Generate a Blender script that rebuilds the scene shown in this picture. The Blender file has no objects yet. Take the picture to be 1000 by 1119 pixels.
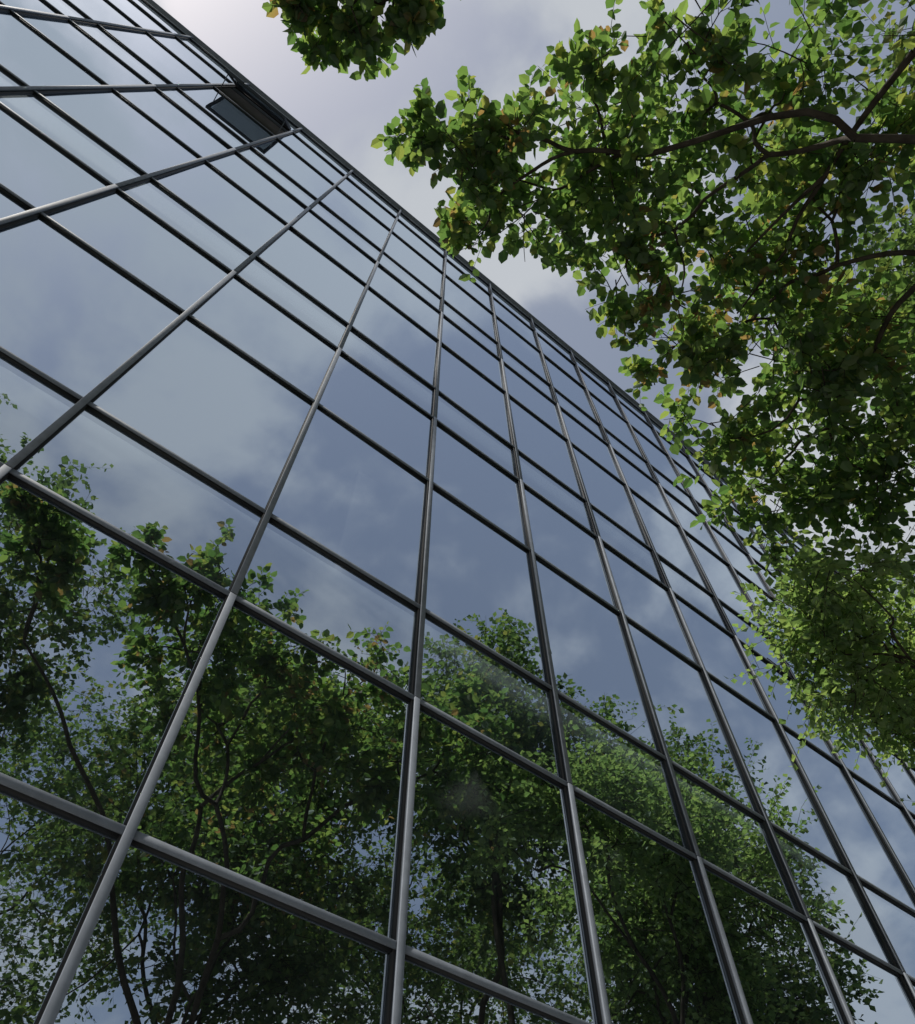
import bpy, math, numpy as np
from mathutils import Matrix, Vector
rng = np.random.default_rng(7)
D = 3.0            # distance camera - facade (m)
EYE = 1.65
scene = bpy.context.scene
coll = scene.collection

# ------------------------------------------------------------------ helpers
def link(o, parent=None):
    coll.objects.link(o)
    if parent: o.parent = parent
    return o

def mesh_obj(name, verts, faces_groups, mats, parent=None, smooth=False):
    """faces_groups: list of (array[n,k], material_index)"""
    me = bpy.data.meshes.new(name)
    verts = np.asarray(verts, dtype=np.float32)
    me.vertices.add(len(verts)); me.vertices.foreach_set("co", verts.ravel())
    nl = sum(f.size for f, _ in faces_groups); nf = sum(len(f) for f, _ in faces_groups)
    me.loops.add(nl); me.polygons.add(nf)
    me.loops.foreach_set("vertex_index", np.concatenate([f.ravel() for f, _ in faces_groups]).astype(np.int32))
    tot = np.concatenate([np.full(len(f), f.shape[1]) for f, _ in faces_groups])
    st = np.concatenate([[0], np.cumsum(tot)[:-1]])
    me.polygons.foreach_set("loop_start", st.astype(np.int32))
    me.polygons.foreach_set("material_index", np.concatenate([np.full(len(f), m) for f, m in faces_groups]).astype(np.int32))
    if smooth: me.polygons.foreach_set("use_smooth", np.ones(nf, dtype=bool))
    me.update(calc_edges=True)
    for m in mats: me.materials.append(m)
    return link(bpy.data.objects.new(name, me), parent)

class Boxes:
    def __init__(s): s.v=[]; s.f=[]; s.n=0
    def add(s, x0,x1,y0,y1,z0,z1):
        s.v += [(x0,y0,z0),(x1,y0,z0),(x1,y1,z0),(x0,y1,z0),(x0,y0,z1),(x1,y0,z1),(x1,y1,z1),(x0,y1,z1)]
        n=s.n
        s.f += [(n,n+3,n+2,n+1),(n+4,n+5,n+6,n+7),(n,n+1,n+5,n+4),(n+1,n+2,n+6,n+5),(n+2,n+3,n+7,n+6),(n+3,n,n+4,n+7)]
        s.n += 8
    def obj(s, name, mat, parent=None, bevel=0):
        o = mesh_obj(name, np.array(s.v), [(np.array(s.f),0)], [mat], parent)
        if bevel:
            b=o.modifiers.new("bevel",'BEVEL'); b.width=bevel; b.segments=1; b.limit_method='ANGLE'
        return o

def new_mat(name):
    m = bpy.data.materials.new(name); m.use_nodes=True
    nt=m.node_tree; nt.nodes.clear()
    out=nt.nodes.new("ShaderNodeOutputMaterial")
    return m, nt, out

def principled(name, col, rough=0.5, metal=0.0, noise=0.0, nscale=5.0, bump=0.0, spec=.5):
    m,nt,out=new_mat(name); N=nt.nodes; L=nt.links
    p=N.new("ShaderNodeBsdfPrincipled"); p.inputs["Roughness"].default_value=rough; p.inputs["Metallic"].default_value=metal
    p.inputs["Specular IOR Level"].default_value=spec
    tc=N.new("ShaderNodeTexCoord"); nz=N.new("ShaderNodeTexNoise"); nz.inputs["Scale"].default_value=nscale; nz.inputs["Detail"].default_value=5
    L.new(tc.outputs["Object"], nz.inputs["Vector"])
    r=N.new("ShaderNodeValToRGB")
    a=[c*(1-noise) for c in col]; b=[min(1,c*(1+noise)) for c in col]
    r.color_ramp.elements[0].position=.3; r.color_ramp.elements[1].position=.7
    r.color_ramp.elements[0].color=(*a,1); r.color_ramp.elements[1].color=(*b,1)
    L.new(nz.outputs["Fac"], r.inputs["Fac"]); L.new(r.outputs["Color"], p.inputs["Base Color"])
    if bump:
        bm=N.new("ShaderNodeBump"); bm.inputs["Distance"].default_value=bump
        L.new(nz.outputs["Fac"], bm.inputs["Height"]); L.new(bm.outputs["Normal"], p.inputs["Normal"])
    L.new(p.outputs[0], out.inputs[0])
    return m

# ------------------------------------------------------------------ materials
def glass_material(name, base, trans, haze0=.03, haze1=.10):
    m,nt,out=new_mat(name); N=nt.nodes; L=nt.links
    tc=N.new("ShaderNodeTexCoord")
    nz=N.new("ShaderNodeTexNoise"); nz.inputs["Scale"].default_value=0.8; nz.inputs["Detail"].default_value=1
    L.new(tc.outputs["Object"], nz.inputs["Vector"])
    bm=N.new("ShaderNodeBump"); bm.inputs["Distance"].default_value=0.003; bm.inputs["Strength"].default_value=1
    L.new(nz.outputs["Fac"], bm.inputs["Height"])
    g=N.new("ShaderNodeBsdfGlossy"); g.inputs["Roughness"].default_value=0.0; g.inputs["Color"].default_value=(.74,.835,.94,1)
    L.new(bm.outputs["Normal"], g.inputs["Normal"])
    t=N.new("ShaderNodeBsdfTransparent"); t.inputs["Color"].default_value=(*trans,1)
    # thin patchy diffuse film, paints a contrast-lowering haze into the glass
    d=N.new("ShaderNodeBsdfDiffuse"); d.inputs["Color"].default_value=(.33,.37,.39,1)
    nd=N.new("ShaderNodeTexNoise"); nd.inputs["Scale"].default_value=2.2; nd.inputs["Detail"].default_value=6
    mp=N.new("ShaderNodeMapping"); mp.inputs["Scale"].default_value=(1,1,.35)
    L.new(tc.outputs["Object"], mp.inputs["Vector"]); L.new(mp.outputs[0], nd.inputs["Vector"])
    dm=N.new("ShaderNodeMapRange"); dm.inputs["From Min"].default_value=.4; dm.inputs["From Max"].default_value=.75
    dm.inputs["To Min"].default_value=haze0; dm.inputs["To Max"].default_value=haze1
    L.new(nd.outputs["Fac"], dm.inputs["Value"])
    m0=N.new("ShaderNodeMixShader"); L.new(dm.outputs[0], m0.inputs[0]); L.new(t.outputs[0], m0.inputs[1]); L.new(d.outputs[0], m0.inputs[2])
    lw=N.new("ShaderNodeLayerWeight"); lw.inputs["Blend"].default_value=.5
    pw=N.new("ShaderNodeMath"); pw.operation='POWER'; pw.inputs[1].default_value=2.0; L.new(lw.outputs["Facing"], pw.inputs[0])
    mr=N.new("ShaderNodeMapRange"); mr.inputs["To Min"].default_value=base; mr.inputs["To Max"].default_value=.95
    L.new(pw.outputs[0], mr.inputs["Value"])
    mx=N.new("ShaderNodeMixShader"); L.new(mr.outputs[0], mx.inputs[0]); L.new(m0.outputs[0], mx.inputs[1]); L.new(g.outputs[0], mx.inputs[2])
    L.new(mx.outputs[0], out.inputs[0])
    return m

def leaf_material(name, cols, trans=0.5, gloss=.07, tint=(2.4,2.3,1.4)):
    m,nt,out=new_mat(name); N=nt.nodes; L=nt.links
    geo=N.new("ShaderNodeNewGeometry")
    tc=N.new("ShaderNodeTexCoord"); nz=N.new("ShaderNodeTexNoise"); nz.inputs["Scale"].default_value=.9; nz.inputs["Detail"].default_value=3
    L.new(tc.outputs["Object"], nz.inputs["Vector"])
    ad=N.new("ShaderNodeMath"); ad.operation='MULTIPLY_ADD'; ad.inputs[1].default_value=.9; ad.inputs[2].default_value=-.45
    L.new(nz.outputs["Fac"], ad.inputs[0])
    a2=N.new("ShaderNodeMath"); a2.operation='ADD'; a2.use_clamp=True
    L.new(geo.outputs["Random Per Island"], a2.inputs[0]); L.new(ad.outputs[0], a2.inputs[1])
    r=N.new("ShaderNodeValToRGB"); els=r.color_ramp.elements
    while len(els)<len(cols): els.new(.5)
    for i,(p,c) in enumerate(cols): els[i].position=p; els[i].color=(*c,1)
    L.new(a2.outputs[0], r.inputs["Fac"])
    d=N.new("ShaderNodeBsdfDiffuse"); L.new(r.outputs[0], d.inputs["Color"])
    t=N.new("ShaderNodeBsdfTranslucent")
    tm=N.new("ShaderNodeMixRGB"); tm.blend_type='MULTIPLY'; tm.inputs[0].default_value=1; tm.inputs[2].default_value=(*tint,1)
    L.new(r.outputs[0], tm.inputs[1]); L.new(tm.outputs[0], t.inputs["Color"])
    m1=N.new("ShaderNodeMixShader"); m1.inputs[0].default_value=trans; L.new(d.outputs[0], m1.inputs[1]); L.new(t.outputs[0], m1.inputs[2])
    g=N.new("ShaderNodeBsdfGlossy"); g.inputs["Roughness"].default_value=.6; g.inputs["Color"].default_value=(.55,.6,.6,1)
    m2=N.new("ShaderNodeMixShader"); m2.inputs[0].default_value=gloss
    L.new(m1.outputs[0], m2.inputs[1]); L.new(g.outputs[0], m2.inputs[2])
    L.new(m2.outputs[0], out.inputs[0])
    return m

M_vision = glass_material("vision_glass", .60, (.28,.33,.35))
M_spandrel = glass_material("spandrel_glass", .50, (.6,.66,.7), .07, .20)
M_alu  = principled("anodised_aluminium", (.20,.225,.265), .68, 0, .14, 14, 0, .35)
M_alud = principled("dark_frame", (.055,.065,.08), .7, 0, .1, 9, 0, .3)
M_gask = principled("rubber_gasket", (.02,.022,.025), .7)
M_back = principled("spandrel_backpan", (.17,.20,.22), .8, 0, .1, 2)
M_ceil = principled("ceiling_board", (.5,.5,.48), .9, 0, .05, 2)
M_wall = principled("interior_plaster", (.22,.21,.2), .9, 0, .1, 1)
M_conc = principled("concrete", (.32,.31,.3), .9, 0, .15, 3, .004)
M_pave = principled("paving_stone", (.27,.26,.25), .85, 0, .2, 4, .004)
M_asph = principled("asphalt_ground", (.05,.05,.052), .9, 0, .25, 6, .004)
M_gras = principled("planting_soil", (.045,.06,.02), .95, 0, .4, 3, .02)
M_bark = principled("bark", (.055,.046,.036), .9, 0, .45, 9, .02, .2)
M_leaf1= leaf_material("leaf_near", [(0,(.042,.092,.032)),(.45,(.076,.138,.045)),(.8,(.118,.18,.058)),(.975,(.155,.18,.055)),(1.0,(.16,.11,.055))], .66)
M_leaf2= leaf_material("leaf_light", [(0,(.085,.15,.06)),(.5,(.12,.195,.075)),(1.0,(.175,.245,.095))], .6)
M_leaf3= leaf_material("leaf_dark", [(0,(.040,.078,.033)),(.5,(.068,.118,.044)),(.9,(.105,.157,.055)),(1,(.14,.15,.05))], .52)

# ------------------------------------------------------------------ office building (glass curtain wall, wall plane y=0)
bld = bpy.data.objects.new("office_building", None); link(bld)
def Z(k): return EYE + k*D
pitch=1.565
rows=[]
for f in range(4):
    b=-.065+f*pitch
    rows += [b, b+.70, b+1.24]   # big pane bottom, medium pane bottom, short(spandrel) bottom
rows_all=[-.385-.0]+rows+[ -.065+4*pitch ]
rows_all=sorted(rows_all)
zrow=[Z(r) for r in rows_all]          # transom heights
zrow=[0.12]+[z for z in zrow if z>.3]
ROOF=Z(6.245)
sp=.467*D; x_off=.202*D
k0,k1=-17,26
xs=[x_off+sp*k for k in range(k0,k1+1)]
# --- panes
pv=[];pf=[];sv=[];sf=[]
types=[]
for j in range(len(zrow)-1):
    h=zrow[j+1]-zrow[j]
    types.append('S' if h<1.2 and j>0 else 'V')
jopen=[j for j in range(len(zrow)-1) if abs(zrow[j]-Z(-.065+3*pitch+.70))<.05][0]
for i in range(len(xs)-1):
    for j in range(len(zrow)-1):
        if i+k0==-3 and j==jopen: continue
        x0,x1,z0,z1=xs[i]+.012,xs[i+1]-.012,zrow[j]+.012,zrow[j+1]-.012
        a,b=rng.normal(0,.0018,2); c=0
        ys=[-a-b,a-b,a+b,-a+b]
        q=[(x0,ys[0],z0),(x1,ys[1],z0),(x1,ys[2],z1),(x0,ys[3],z1)]
        if types[j]=='S':
            n=len(sv); sv+=q; sf.append((n,n+1,n+2,n+3))
        else:
            n=len(pv); pv+=q; pf.append((n,n+1,n+2,n+3))
mesh_obj("vision_glass_panes",pv,[(np.array(pf),0)],[M_vision],bld)
mesh_obj("spandrel_glass_panes",sv,[(np.array(sf),0)],[M_spandrel],bld)
# --- mullions
mb=Boxes(); cap=Boxes(); gk=Boxes()
segs=[0.12]+[Z(-.065+f*pitch+1.24)-.0 for f in range(4)]+[ROOF+.02]
for x in xs:
    gk.add(x-.027,x+.027,-.014,.02,.12,ROOF-.03)
    for a,b in zip(segs[:-1],segs[1:]):
        mb.add(x-.014,x+.014,-.036,-.0145,a+.004,b-.004)
        cap.add(x-.022,x+.022,-.050,-.0365,a+.004,b-.004)
mb.obj("vertical_mullions",M_alud,bld,0); cap.obj("mullion_caps",M_alu,bld,.002)
tb=Boxes(); tc_=Boxes()
for j,z in enumerate(zrow):
    for i in range(len(xs)-1):
        x0,x1=xs[i]+.0275,xs[i+1]-.0275
        gk.add(x0,x1,-.012,.018,z-.024,z+.024)
        x0,x1=xs[i]+.015,xs[i+1]-.015
        tb.add(x0,x1,-.022,-.0145,z-.013,z+.013)
        tc_.add(x0,x1,-.032,-.0225,z-.020,z+.020)
gk.obj("glazing_gaskets",M_gask,bld)
tb.obj("transoms",M_alud,bld,0); tc_.obj("transom_caps",M_alu,bld,.002)
# --- parapet coping and roof
rb=Boxes()
rb.add(xs[0]-.1,xs[-1]+.1,-.10,.45,ROOF+.025,ROOF+.065)
rb.obj("parapet_coping",M_alu,bld,.006)
cb=Boxes()
cb.add(xs[0],xs[-1],.10,.40,zrow[-1]-.9,ROOF+.02)
cb.add(xs[0],xs[-1],.41,14,zrow[-1]-1.0,zrow[-1]-.7)
cb.add(xs[0]-.25,xs[0]-.04,-.05,14,0,ROOF+.02)
cb.add(xs[-1]+.04,xs[-1]+.25,-.05,14,0,ROOF+.02)
cb.add(xs[0],xs[-1],14.01,14.3,0,ROOF+.02)
cb.add(xs[0],xs[-1],-.14,.3,0,.10)
cb.obj("roof_and_end_walls",M_conc,bld)
# --- interior
bp=Boxes(); ce=Boxes(); iw=Boxes()
for f in range(0,4):
    zs=Z(-.065+(f-1)*pitch+1.24); zt=Z(-.065+f*pitch)
    if zt<.6: continue
    bp.add(xs[0],xs[-1],.07,.12,zs+.02,zt-.02)
    ce.add(xs[0],xs[-1],.125,9,max(zs+.1,.2),zs+.18)
    iw.add(xs[0],xs[-1],.125,9,zt-.14,zt-.02)
bp.add(xs[0],xs[-1],.05,.09,Z(-.065+3*pitch+1.24)+.02,ROOF-.02)
ce.add(xs[0],xs[-1],.125,9,zrow[-2]+.1,zrow[-2]+.18)
iw.add(xs[0],xs[-1],9.01,9.2,0.1,zrow[-2])
for i in range(0,len(xs),6):
    iw.add(xs[i]-.3,xs[i]+.3,1.2,1.8,.12,zrow[-2])
bp.obj("spandrel_backpans",M_back,bld); ce.obj("ceilings",M_ceil,bld); iw.obj("interior_walls_and_floors",M_wall,bld)
bl=Boxes()
for i,fl,dr in [(18,0,1.0),(19,0,.55),(12,1,.4),(24,0,.8),(27,1,.6),(22,2,.9)]:
    zt=Z(-.065+fl*pitch+1.24)
    bl.add(xs[i]+.05,xs[i+1]-.05,.20,.206,zt-dr,zt+.05)
bl.obj("roller_blinds",M_ceil,bld)
# --- open top-hung sash
io=-3-k0
x0,x1=xs[io]+.04,xs[io+1]-.04; z0,z1=zrow[jopen]+.036,zrow[jopen+1]-.036
H=z1-z0; w=.055
sb=Boxes()
sb.add(x0,x0+w,-.03,.02,-H,0); sb.add(x1-w,x1,-.03,.02,-H,0)
sb.add(x0+w,x1-w,-.03,.02,-H,-H+w); sb.add(x0+w,x1-w,-.03,.02,-w,0)
s=sb.obj("open_sash_frame",M_alud,bld,.003)
s.location=(0,-.04,z1); s.rotation_euler=(math.radians(-13),0,0)
g=mesh_obj("open_sash_glass",[(x0+w,0,-H+w),(x1-w,0,-H+w),(x1-w,0,-w),(x0+w,0,-w)],[(np.array([[0,1,2,3]]),0)],[M_vision],bld)
g.location=s.location; g.rotation_euler=s.rotation_euler
st=Boxes()
for x in (x0+.02,x1-.02):
    st.add(x-.008,x+.008,-.30,.0,z0+.32,z0+.335)
st.obj("sash_stays",M_alu,bld)

# ------------------------------------------------------------------ ground
def sheet(name,x0,x1,y0,y1,z,mat,parent=None):
    return mesh_obj(name,[(x0,y0,z),(x1,y0,z),(x1,y1,z),(x0,y1,z)],[(np.array([[0,1,2,3]]),0)],[mat],parent)
sheet("ground",-900,900,-900,900,-.12,M_asph)
pb=Boxes(); pb.add(-60,100,-5.2,-.145,-.116,0.0); pb.obj("pavement",M_pave,None,.01)
kb=Boxes(); kb.add(-60,100,-17,-5.35,-.116,.03); kb.obj("planting_bed",M_gras)
kk=Boxes(); kk.add(-60,100,-5.345,-5.205,-.116,.09); kk.obj("kerb",M_conc,None,.012)

# ------------------------------------------------------------------ trees
def unit(v): return v/np.maximum(np.linalg.norm(v,axis=-1,keepdims=True),1e-9)
def tubes(P,R,sides):
    """P[N,K,3], R[N,K] -> verts, quads"""
    N_,K,_=P.shape
    t=np.gradient(P,axis=1); t=unit(t)
    ov=unit(P[:,-1]-P[:,0]); ref=np.where(np.abs(ov[:,2:3])<.8,np.array([[0,0,1.]]),np.array([[1.,0,0]]))
    ref=np.repeat(ref[:,None,:],K,1)
    u=unit(np.cross(t,ref)); v=np.cross(t,u)
    a=np.arange(sides)*2*np.pi/sides
    V=P[:,:,None,:]+R[:,:,None,None]*(np.cos(a)[None,None,:,None]*u[:,:,None,:]+np.sin(a)[None,None,:,None]*v[:,:,None,:])
    idx=np.arange(N_*K*sides).reshape(N_,K,sides)
    i2=np.roll(idx,-1,axis=2)
    q=np.stack([idx[:,:-1],i2[:,:-1],i2[:,1:],idx[:,1:]],-1).reshape(-1,4)
    return V.reshape(-1,3),q

def make_tree(name, base, fork, blobs, leaf_mat, leaf=.13, ntw=14, nsub=5, nlf=7, trunk_r=.16, limb_r=None, six=True, seed=1, droop=.25, reach=.62, paths=(), sep=0, rref=.45, wide=.26):
    """paths: explicit limbs [(points, r0, r1)]; the last `sep` blobs hang on the end of paths[0]"""
    r=np.random.default_rng(seed)
    blobs=np.array(blobs,dtype=float); C=blobs[:,:3]; RB=blobs[:,3]
    limb_r = limb_r or trunk_r*.62
    segs=[]
    K=7
    def curve(p,q,r0,r1,wob=.10,sag=.1):
        t=np.linspace(0,1,K)[:,None]; L=np.linalg.norm(q-p)
        n1=r.normal(0,1,3)*wob*L; n2=r.normal(0,1,3)*wob*.45*L
        P=p+(q-p)*t+np.sin(np.pi*t)*n1+np.sin(2*np.pi*t)*n2
        P[:,2]+= (np.sin(np.pi*t[:,0]))*sag*L*.5
        rr=r0+(r1-r0)*t[:,0]
        segs.append((P,rr))
    def rad(n): return limb_r*(n/len(C))**.5+.005
    def rec(p,ids,r0):
        if len(ids)==1:
            i=ids[0]; e=C[i]+r.normal(0,.15,3)*RB[i]
            curve(p,e,r0,.006,.09); return
        X=C[ids]
        a=X[r.integers(len(X))]; b=X[np.argmax(np.linalg.norm(X-a,axis=1))]; a=X[np.argmax(np.linalg.norm(X-b,axis=1))]
        for _ in range(4):
            m=np.linalg.norm(X-a,axis=1)<np.linalg.norm(X-b,axis=1)
            if m.all() or (~m).all(): break
            a=X[m].mean(0); b=X[~m].mean(0)
        for mm in (m,~m):
            s_=ids[mm]
            if len(s_)==0: continue
            cen=C[s_].mean(0)
            if len(s_)==1: rec(p,s_,rad(1)+.002); continue
            f=.42+.16*r.random()
            q=p+(cen-p)*f
            rr=rad(len(s_)); curve(p,q,min(r0,rr*1.25),rr,.07); rec(q,s_,rr)
    base=np.array(base,float); fork=np.array(fork,float)
    curve(base,fork,trunk_r*1.15,max(trunk_r*.75,limb_r*1.1),.02,0)
    flare=segs[0][1]; flare[0]*=1.45
    ids=np.arange(len(C))
    if sep:
        rec(fork,ids[:-sep],limb_r*1.1)
    else: rec(fork,ids,limb_r*1.1)
    for k,(pts,ra,rb_) in enumerate(paths):
        pts=np.array(pts,float); n=len(pts)-1
        for i in range(n):
            curve(pts[i],pts[i+1],ra+(rb_-ra)*i/n,ra+(rb_-ra)*(i+1)/n,.03,.0)
        if k==0 and sep: rec(pts[-1],ids[-sep:],rb_)
    P=np.array([s[0] for s in segs]); R=np.array([s[1] for s in segs])
    V,Q=tubes(P,R,8); VV=[V]; QQ=[Q]; off=len(V)
    # twigs; number follows the size of the clump
    cnt=np.maximum(4,(ntw*np.clip(RB/rref,.2,1.3)**1.9*(.65+.7*r.random(len(RB))))).astype(int)
    c=np.repeat(C,cnt,0); rb=np.repeat(RB,cnt)[:,None]
    d=unit(r.normal(0,1,c.shape)*np.array([1,1,.75]))
    s0=c+r.normal(0,.28,c.shape)*rb
    e0=c+d*rb*(reach+.95*r.random((len(c),1))**1.6)
    t=np.linspace(0,1,5)[None,:,None]
    bend=r.normal(0,.08,(len(c),1,3))*rb[:,None,:]
    TP=s0[:,None,:]+(e0-s0)[:,None,:]*t+np.sin(np.pi*t)*bend
    TR=np.linspace(.0055,.0025,5)[None,:]*np.ones((len(TP),1))
    V,Q=tubes(TP,TR,4); VV.append(V); QQ.append(Q+off); off+=len(V)
    # sub twigs
    tt=.25+.8*r.random((len(TP),nsub,1)); tt=np.minimum(tt,1)
    sp_=s0[:,None,:]+(e0-s0)[:,None,:]*tt+np.sin(np.pi*tt)*bend
    sd=unit(unit(e0-s0)[:,None,:]*.8+r.normal(0,.75,sp_.shape)); sd[...,2]-=.05
    ln=(np.maximum(rb,.22)[:,None,:]*(.3+.45*r.random(tt.shape)))
    sp_=sp_.reshape(-1,3); sd=sd.reshape(-1,3); ln=ln.reshape(-1,1)
    t3=np.linspace(0,1,4)[None,:,None]
    SP=sp_[:,None,:]+(sd*ln)[:,None,:]*t3; SP[:,:,2]-= (t3[:,:,0]**2)*ln*.12
    V,Q=tubes(SP,np.linspace(.0030,.0015,4)[None,:]*np.ones((len(SP),1)),3); VV.append(V); QQ.append(Q+off); off+=len(V)
    # leaves along sub twigs
    n=len(sp_)
    tl=(np.arange(nlf)+.6+.5*r.random((n,nlf)))/nlf; tl=np.minimum(tl,1.0)[...,None]
    LP=sp_[:,None,:]+(sd*ln)[:,None,:]*tl; LP[...,2]-=tl[...,0]**2*ln*.12
    side=unit(np.cross(sd,np.array([0,0,1.])))[:,None,:]*np.where(np.arange(nlf)%2==0,1,-1)[None,:,None]
    ax=unit(sd[:,None,:]*.55+side*.8+r.normal(0,.42,LP.shape)+np.array([0,0,-droop]))
    LP=LP.reshape(-1,3); ax=ax.reshape(-1,3)
    nr=unit(np.array([0,0,1.])+r.normal(0,.6,ax.shape)); nr=unit(nr-ax*(nr*ax).sum(1,keepdims=True))
    bi=np.cross(ax,nr)
    S=leaf*(.5+.8*r.random((len(LP),1))); W=S*(wide+.10*r.random((len(LP),1)))
    LP=LP+ax*S*.1
    if six:
        fold=S*(.02+.1*r.random((len(LP),1))); dr=S*.16*r.random((len(LP),1))
        v0=LP; v1=LP+ax*S*.25-bi*W*.95+nr*fold; v2=LP+ax*S*.66-bi*W*.85+nr*(fold-dr*.4); v3=LP+ax*S-nr*dr
        v4=LP+ax*S*.66+bi*W*.85+nr*(fold-dr*.4); v5=LP+ax*S*.25+bi*W*.95+nr*fold
        LV=np.stack([v0,v1,v2,v3,v4,v5],1).reshape(-1,3)
        b=np.arange(len(LP))[:,None]*6+off
        LF=np.concatenate([b+np.array([[0,1,2,3]]),b+np.array([[0,3,4,5]])])
    else:
        fold=S*.1
        LV=np.stack([LP,LP+ax*S*.5-bi*W*1.15+nr*fold,LP+ax*S,LP+ax*S*.5+bi*W*1.15+nr*fold],1).reshape(-1,3)
        b=np.arange(len(LP))[:,None]*4+off
        LF=np.concatenate([b+np.array([[0,1,2]]),b+np.array([[0,2,3]])])
    VV.append(LV)
    print(name,"leaves",len(LP))
    o=mesh_obj(name,np.concatenate(VV),[(np.concatenate(QQ),0),(LF,1)],[M_bark,leaf_mat])
    sm=np.zeros(len(o.data.polygons),dtype=bool); sm[:sum(len(q) for q in QQ)]=True
    o.data.polygons.foreach_set("use_smooth",sm)
    return o

def W3(x,y,z):   # D units relative to the eye -> metres
    return (x*D, (y-1)*D, EYE+z*D)
def crown(cx,cy,cz,rx,ry,rz,n,rb,seed,ymax=None):
    r=np.random.default_rng(seed); out=[]; tries=0
    while len(out)<n and tries<6000:
        tries+=1
        p=r.normal(0,1,3); p/=np.linalg.norm(p); p*= (r.random()**.45)
        q=np.array([cx+p[0]*rx, cy+p[1]*ry, cz+p[2]*rz])
        if ymax is not None and q[1]>ymax: continue
        if any(np.linalg.norm(q-np.array(o[:3]))<rb*.75 for o in out): continue
        out.append((*q, rb*(.65+.7*r.random())))
    return [(*W3(a,b,c),s*D) for a,b,c,s in out]

# overhanging tree: boughs spread over the pavement (plan direction per unit height, height)
boughs=[(-.014,.066,2.15,.07),(.02,.050,2.15,.09),(.070,.072,2.1,.11),(.06,.02,2.2,.09),(.128,.120,2.1,.09),(.09,-.01,2.15,.10),(.165,.06,2.15,.13),(.12,.05,2.25,.11),
 (.180,-.062,2.2,.14),(.120,-.10,2.1,.08),(.236,-.131,2.2,.12),(.267,-.037,2.15,.14),(.185,-.20,2.1,.11),(.22,.01,2.3,.11),
 (.307,-.268,2.15,.13),(.439,-.261,2.1,.15),(.348,-.179,2.3,.14),(.313,.043,2.15,.11),(.384,-.056,2.25,.14),
 (.49,-.152,2.2,.15),(.446,.068,2.1,.12),(.549,-.027,2.15,.16),(.639,-.129,2.1,.16),(.594,.115,2.05,.12),
 (.704,.031,2.05,.16),(.79,-.054,2.05,.17),(.723,.135,2.0,.12),(.835,.075,2.0,.13),(.881,-.006,1.95,.16),
 (.46,.0,2.45,.14),(.65,.06,2.3,.13),(.27,-.09,2.45,.12),(.60,-.10,2.4,.14),
 (.40,.01,2.0,.10),(.51,.03,1.95,.10),(.62,-.03,1.9,.10),(.38,-.21,2.45,.12)]
bl1=[(*W3(a*z,b*z,z),rr*D*1.15) for a,b,z,rr in boughs]
bl1+=crown(1.25,-1.25,2.2,.85,.45,.55,14,.22,3)
isl=[(-.185,.050,2.1,.05),(-.160,.030,2.15,.06),(-.130,.012,2.1,.07),(-.130,.050,2.15,.05),(-.098,-.002,2.2,.06),(-.078,-.030,2.1,.055),(-.108,.03,2.15,.055),(-.14,-.04,2.1,.07),(-.10,-.10,2.1,.08)]
bl1+=[(*W3(a*z,b*z,z),rr*D*1.3) for a,b,z,rr in isl]
fork=W3(1.25,-1.35,1.05)
paths=[([fork,W3(.7,-1.1,1.7),W3(.2,-.7,1.95),W3(-.15,-.42,2.05)],.045,.014),
       ([fork,W3(.93,-.98,1.75),W3(.78,-.69,1.95),W3(.877,-.426,2.05),W3(.887,-.18,2.1)],.045,.010),
       ([W3(.877,-.426,2.05),W3(.98,-.25,2.12),W3(1.0,-.05,2.1)],.020,.008)]
make_tree("broadleaf_tree", (1.35*D,-2.45*D,-.05), fork, bl1, M_leaf1, leaf=.100, ntw=12, nsub=5, nlf=7, trunk_r=.17, limb_r=.038, seed=11, reach=.6, paths=paths, sep=len(isl), rref=.45, wide=.32)

edge=[(.934,.222,1.85,.15),(1.007,.117,1.9,.18),(1.097,.279,1.8,.18),(1.164,.2,1.9,.2),(1.302,.327,1.8,.16),(1.2,.3,1.6,.15),(.97,.17,1.65,.13),(1.32,.25,1.75,.2),(1.05,.2,2.0,.15),(1.0,.23,1.95,.14),(1.06,.26,1.7,.13)]
bl2=[(*W3(a*z,b*z,z),rr*D) for a,b,z,rr in edge]+crown(2.85,.05,1.9,.65,.6,.6,28,.22,5,ymax=.55)
make_tree("slender_tree", (2.95*D,-1.15*D,-.05), W3(2.9,-.1,.7), bl2, M_leaf2, leaf=.080, ntw=15, nsub=6, nlf=8, trunk_r=.12, limb_r=.04, six=False, seed=12, rref=.5, wide=.30)

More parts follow.
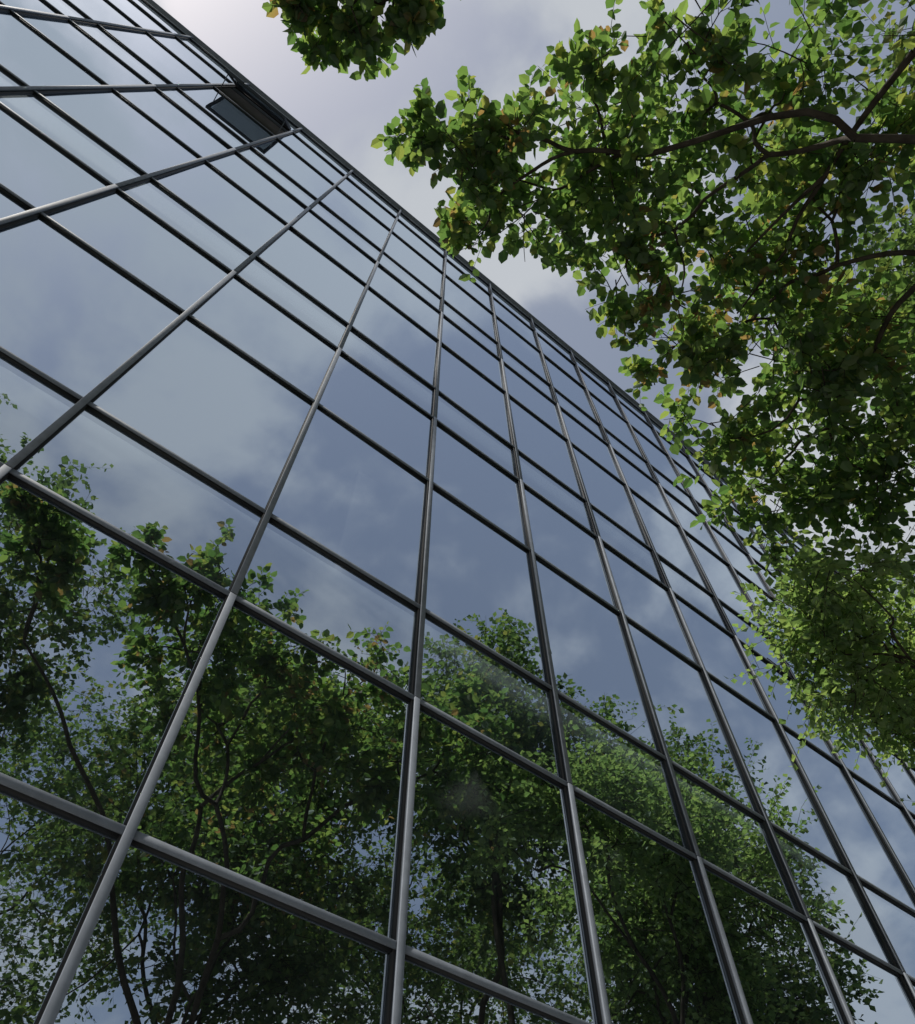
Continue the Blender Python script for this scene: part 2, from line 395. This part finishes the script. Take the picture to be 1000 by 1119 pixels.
specs=[("tall_tree",(2.5,-.95),(2.5,-.72,3.05,.62,.5,1.15),38,.25,.95,M_leaf3),
 ("tall_tree",(4.1,-.8),(4.05,-.6,2.9,1.05,.6,1.3),54,.26,.9,M_leaf3),
 ("tall_tree",(-.95,-1.75),(-1.0,-1.65,2.9,1.2,.8,1.55),64,.28,.8,M_leaf3),
 ("tall_tree",(1.4,-2.0),(1.5,-1.9,2.7,1.15,.8,1.45),60,.27,.8,M_leaf3),
 ("tall_tree",(3.3,-2.5),(3.3,-2.5,2.6,1.3,.9,1.6),54,.30,.6,M_leaf3),
 ("tall_tree",(.0,-3.7),(.0,-3.7,2.6,1.6,1.0,1.9),56,.36,.5,M_leaf3),
 ("tall_tree",(5.6,-3.4),(5.6,-3.4,2.2,1.6,1.0,1.8),46,.36,.5,M_leaf3)]
for n_,(nm,b,c,nb,rb,fz,mt) in enumerate(specs):
    bb=crown(*c,nb,rb,40+n_)
    make_tree(nm,(b[0]*D,(b[1]-1)*D,-.05),W3(b[0]+.05,b[1],fz),bb,mt,leaf=.12,ntw=13,nsub=5,nlf=8,trunk_r=.14,limb_r=.055,six=False,seed=60+n_,rref=rb*D, wide=.31)

# ------------------------------------------------------------------ sky + sun
sunv=Vector((-.50,-.02,.86)).normalized()
elev=math.asin(sunv.z); 
w=bpy.data.worlds.new("World"); scene.world=w; w.use_nodes=True
nt=w.node_tree; N=nt.nodes; L=nt.links; N.clear()
out=N.new("ShaderNodeOutputWorld")
sky=N.new("ShaderNodeTexSky"); sky.sky_type='NISHITA'; sky.sun_disc=False
sky.sun_elevation=elev; sky.sun_rotation=math.atan2(sunv.x,sunv.y)
sky.air_density=1.0; sky.dust_density=2.5; sky.ozone_density=1.5
b1=N.new("ShaderNodeBackground"); b1.inputs[1].default_value=.105
L.new(sky.outputs[0],b1.inputs[0])
tc=N.new("ShaderNodeTexCoord"); sx=N.new("ShaderNodeSeparateXYZ"); L.new(tc.outputs["Generated"],sx.inputs[0])
mz=N.new("ShaderNodeMath"); mz.operation='MAXIMUM'; mz.inputs[1].default_value=.0; L.new(sx.outputs[2],mz.inputs[0])
ma=N.new("ShaderNodeMath"); ma.operation='ADD'; ma.inputs[1].default_value=.45; L.new(mz.outputs[0],ma.inputs[0])
cx=N.new("ShaderNodeCombineXYZ")
for k,i in (("0",0),("1",1)):
    dv=N.new("ShaderNodeMath"); dv.operation='DIVIDE'; L.new(sx.outputs[i],dv.inputs[0]); L.new(ma.outputs[0],dv.inputs[1]); L.new(dv.outputs[0],cx.inputs[i])
off_=N.new("ShaderNodeVectorMath"); off_.operation='ADD'; off_.inputs[1].default_value=(.9,.35,2.0); L.new(cx.outputs[0],off_.inputs[0])
nz=N.new("ShaderNodeTexNoise"); nz.inputs["Scale"].default_value=4.6; nz.inputs["Detail"].default_value=9; nz.inputs["Roughness"].default_value=.52; nz.inputs["Distortion"].default_value=.2
L.new(off_.outputs[0],nz.inputs["Vector"])
cr=N.new("ShaderNodeValToRGB"); cr.color_ramp.interpolation='EASE'
cr.color_ramp.elements[0].position=.42; cr.color_ramp.elements[0].color=(.30,.30,.30,1)
cr.color_ramp.elements[1].position=.60; cr.color_ramp.elements[1].color=(1,1,1,1)
L.new(nz.outputs["Fac"],cr.inputs[0])
b2=N.new("ShaderNodeBackground"); b2.inputs[0].default_value=(.53,.56,.60,1); b2.inputs[1].default_value=1.0
ms=N.new("ShaderNodeMixShader"); L.new(cr.outputs[0],ms.inputs[0]); L.new(b1.outputs[0],ms.inputs[1]); L.new(b2.outputs[0],ms.inputs[2])
L.new(ms.outputs[0],out.inputs[0])

sl=bpy.data.lights.new("sun","SUN"); sl.energy=4.3; sl.angle=math.radians(2.0); sl.color=(1,.95,.87)
so=bpy.data.objects.new("sun",sl); link(so); so.rotation_euler=sunv.to_track_quat('Z','Y').to_euler(); so.location=(0,-20,40)

# ------------------------------------------------------------------ camera
a=math.radians(51.5); p=math.radians(59.1)
Hd=Vector((math.cos(a),math.sin(a),0)); Rv=Vector((math.sin(a),-math.cos(a),0))
F=Hd*math.cos(p)+Vector((0,0,math.sin(p))); U=-Hd*math.sin(p)+Vector((0,0,math.cos(p)))
cam=bpy.data.cameras.new("camera"); cam.sensor_fit='HORIZONTAL'; cam.sensor_width=36; cam.lens=36*.789; cam.clip_end=3000; cam.clip_start=.05
co=bpy.data.objects.new("camera",cam); link(co)
m=Matrix((( Rv.x,U.x,-F.x,0),(Rv.y,U.y,-F.y,-D),(Rv.z,U.z,-F.z,EYE),(0,0,0,1)))
co.matrix_world=m
scene.camera=co
scene.view_settings.view_transform='Standard'; scene.view_settings.look='None'; scene.view_settings.exposure=0
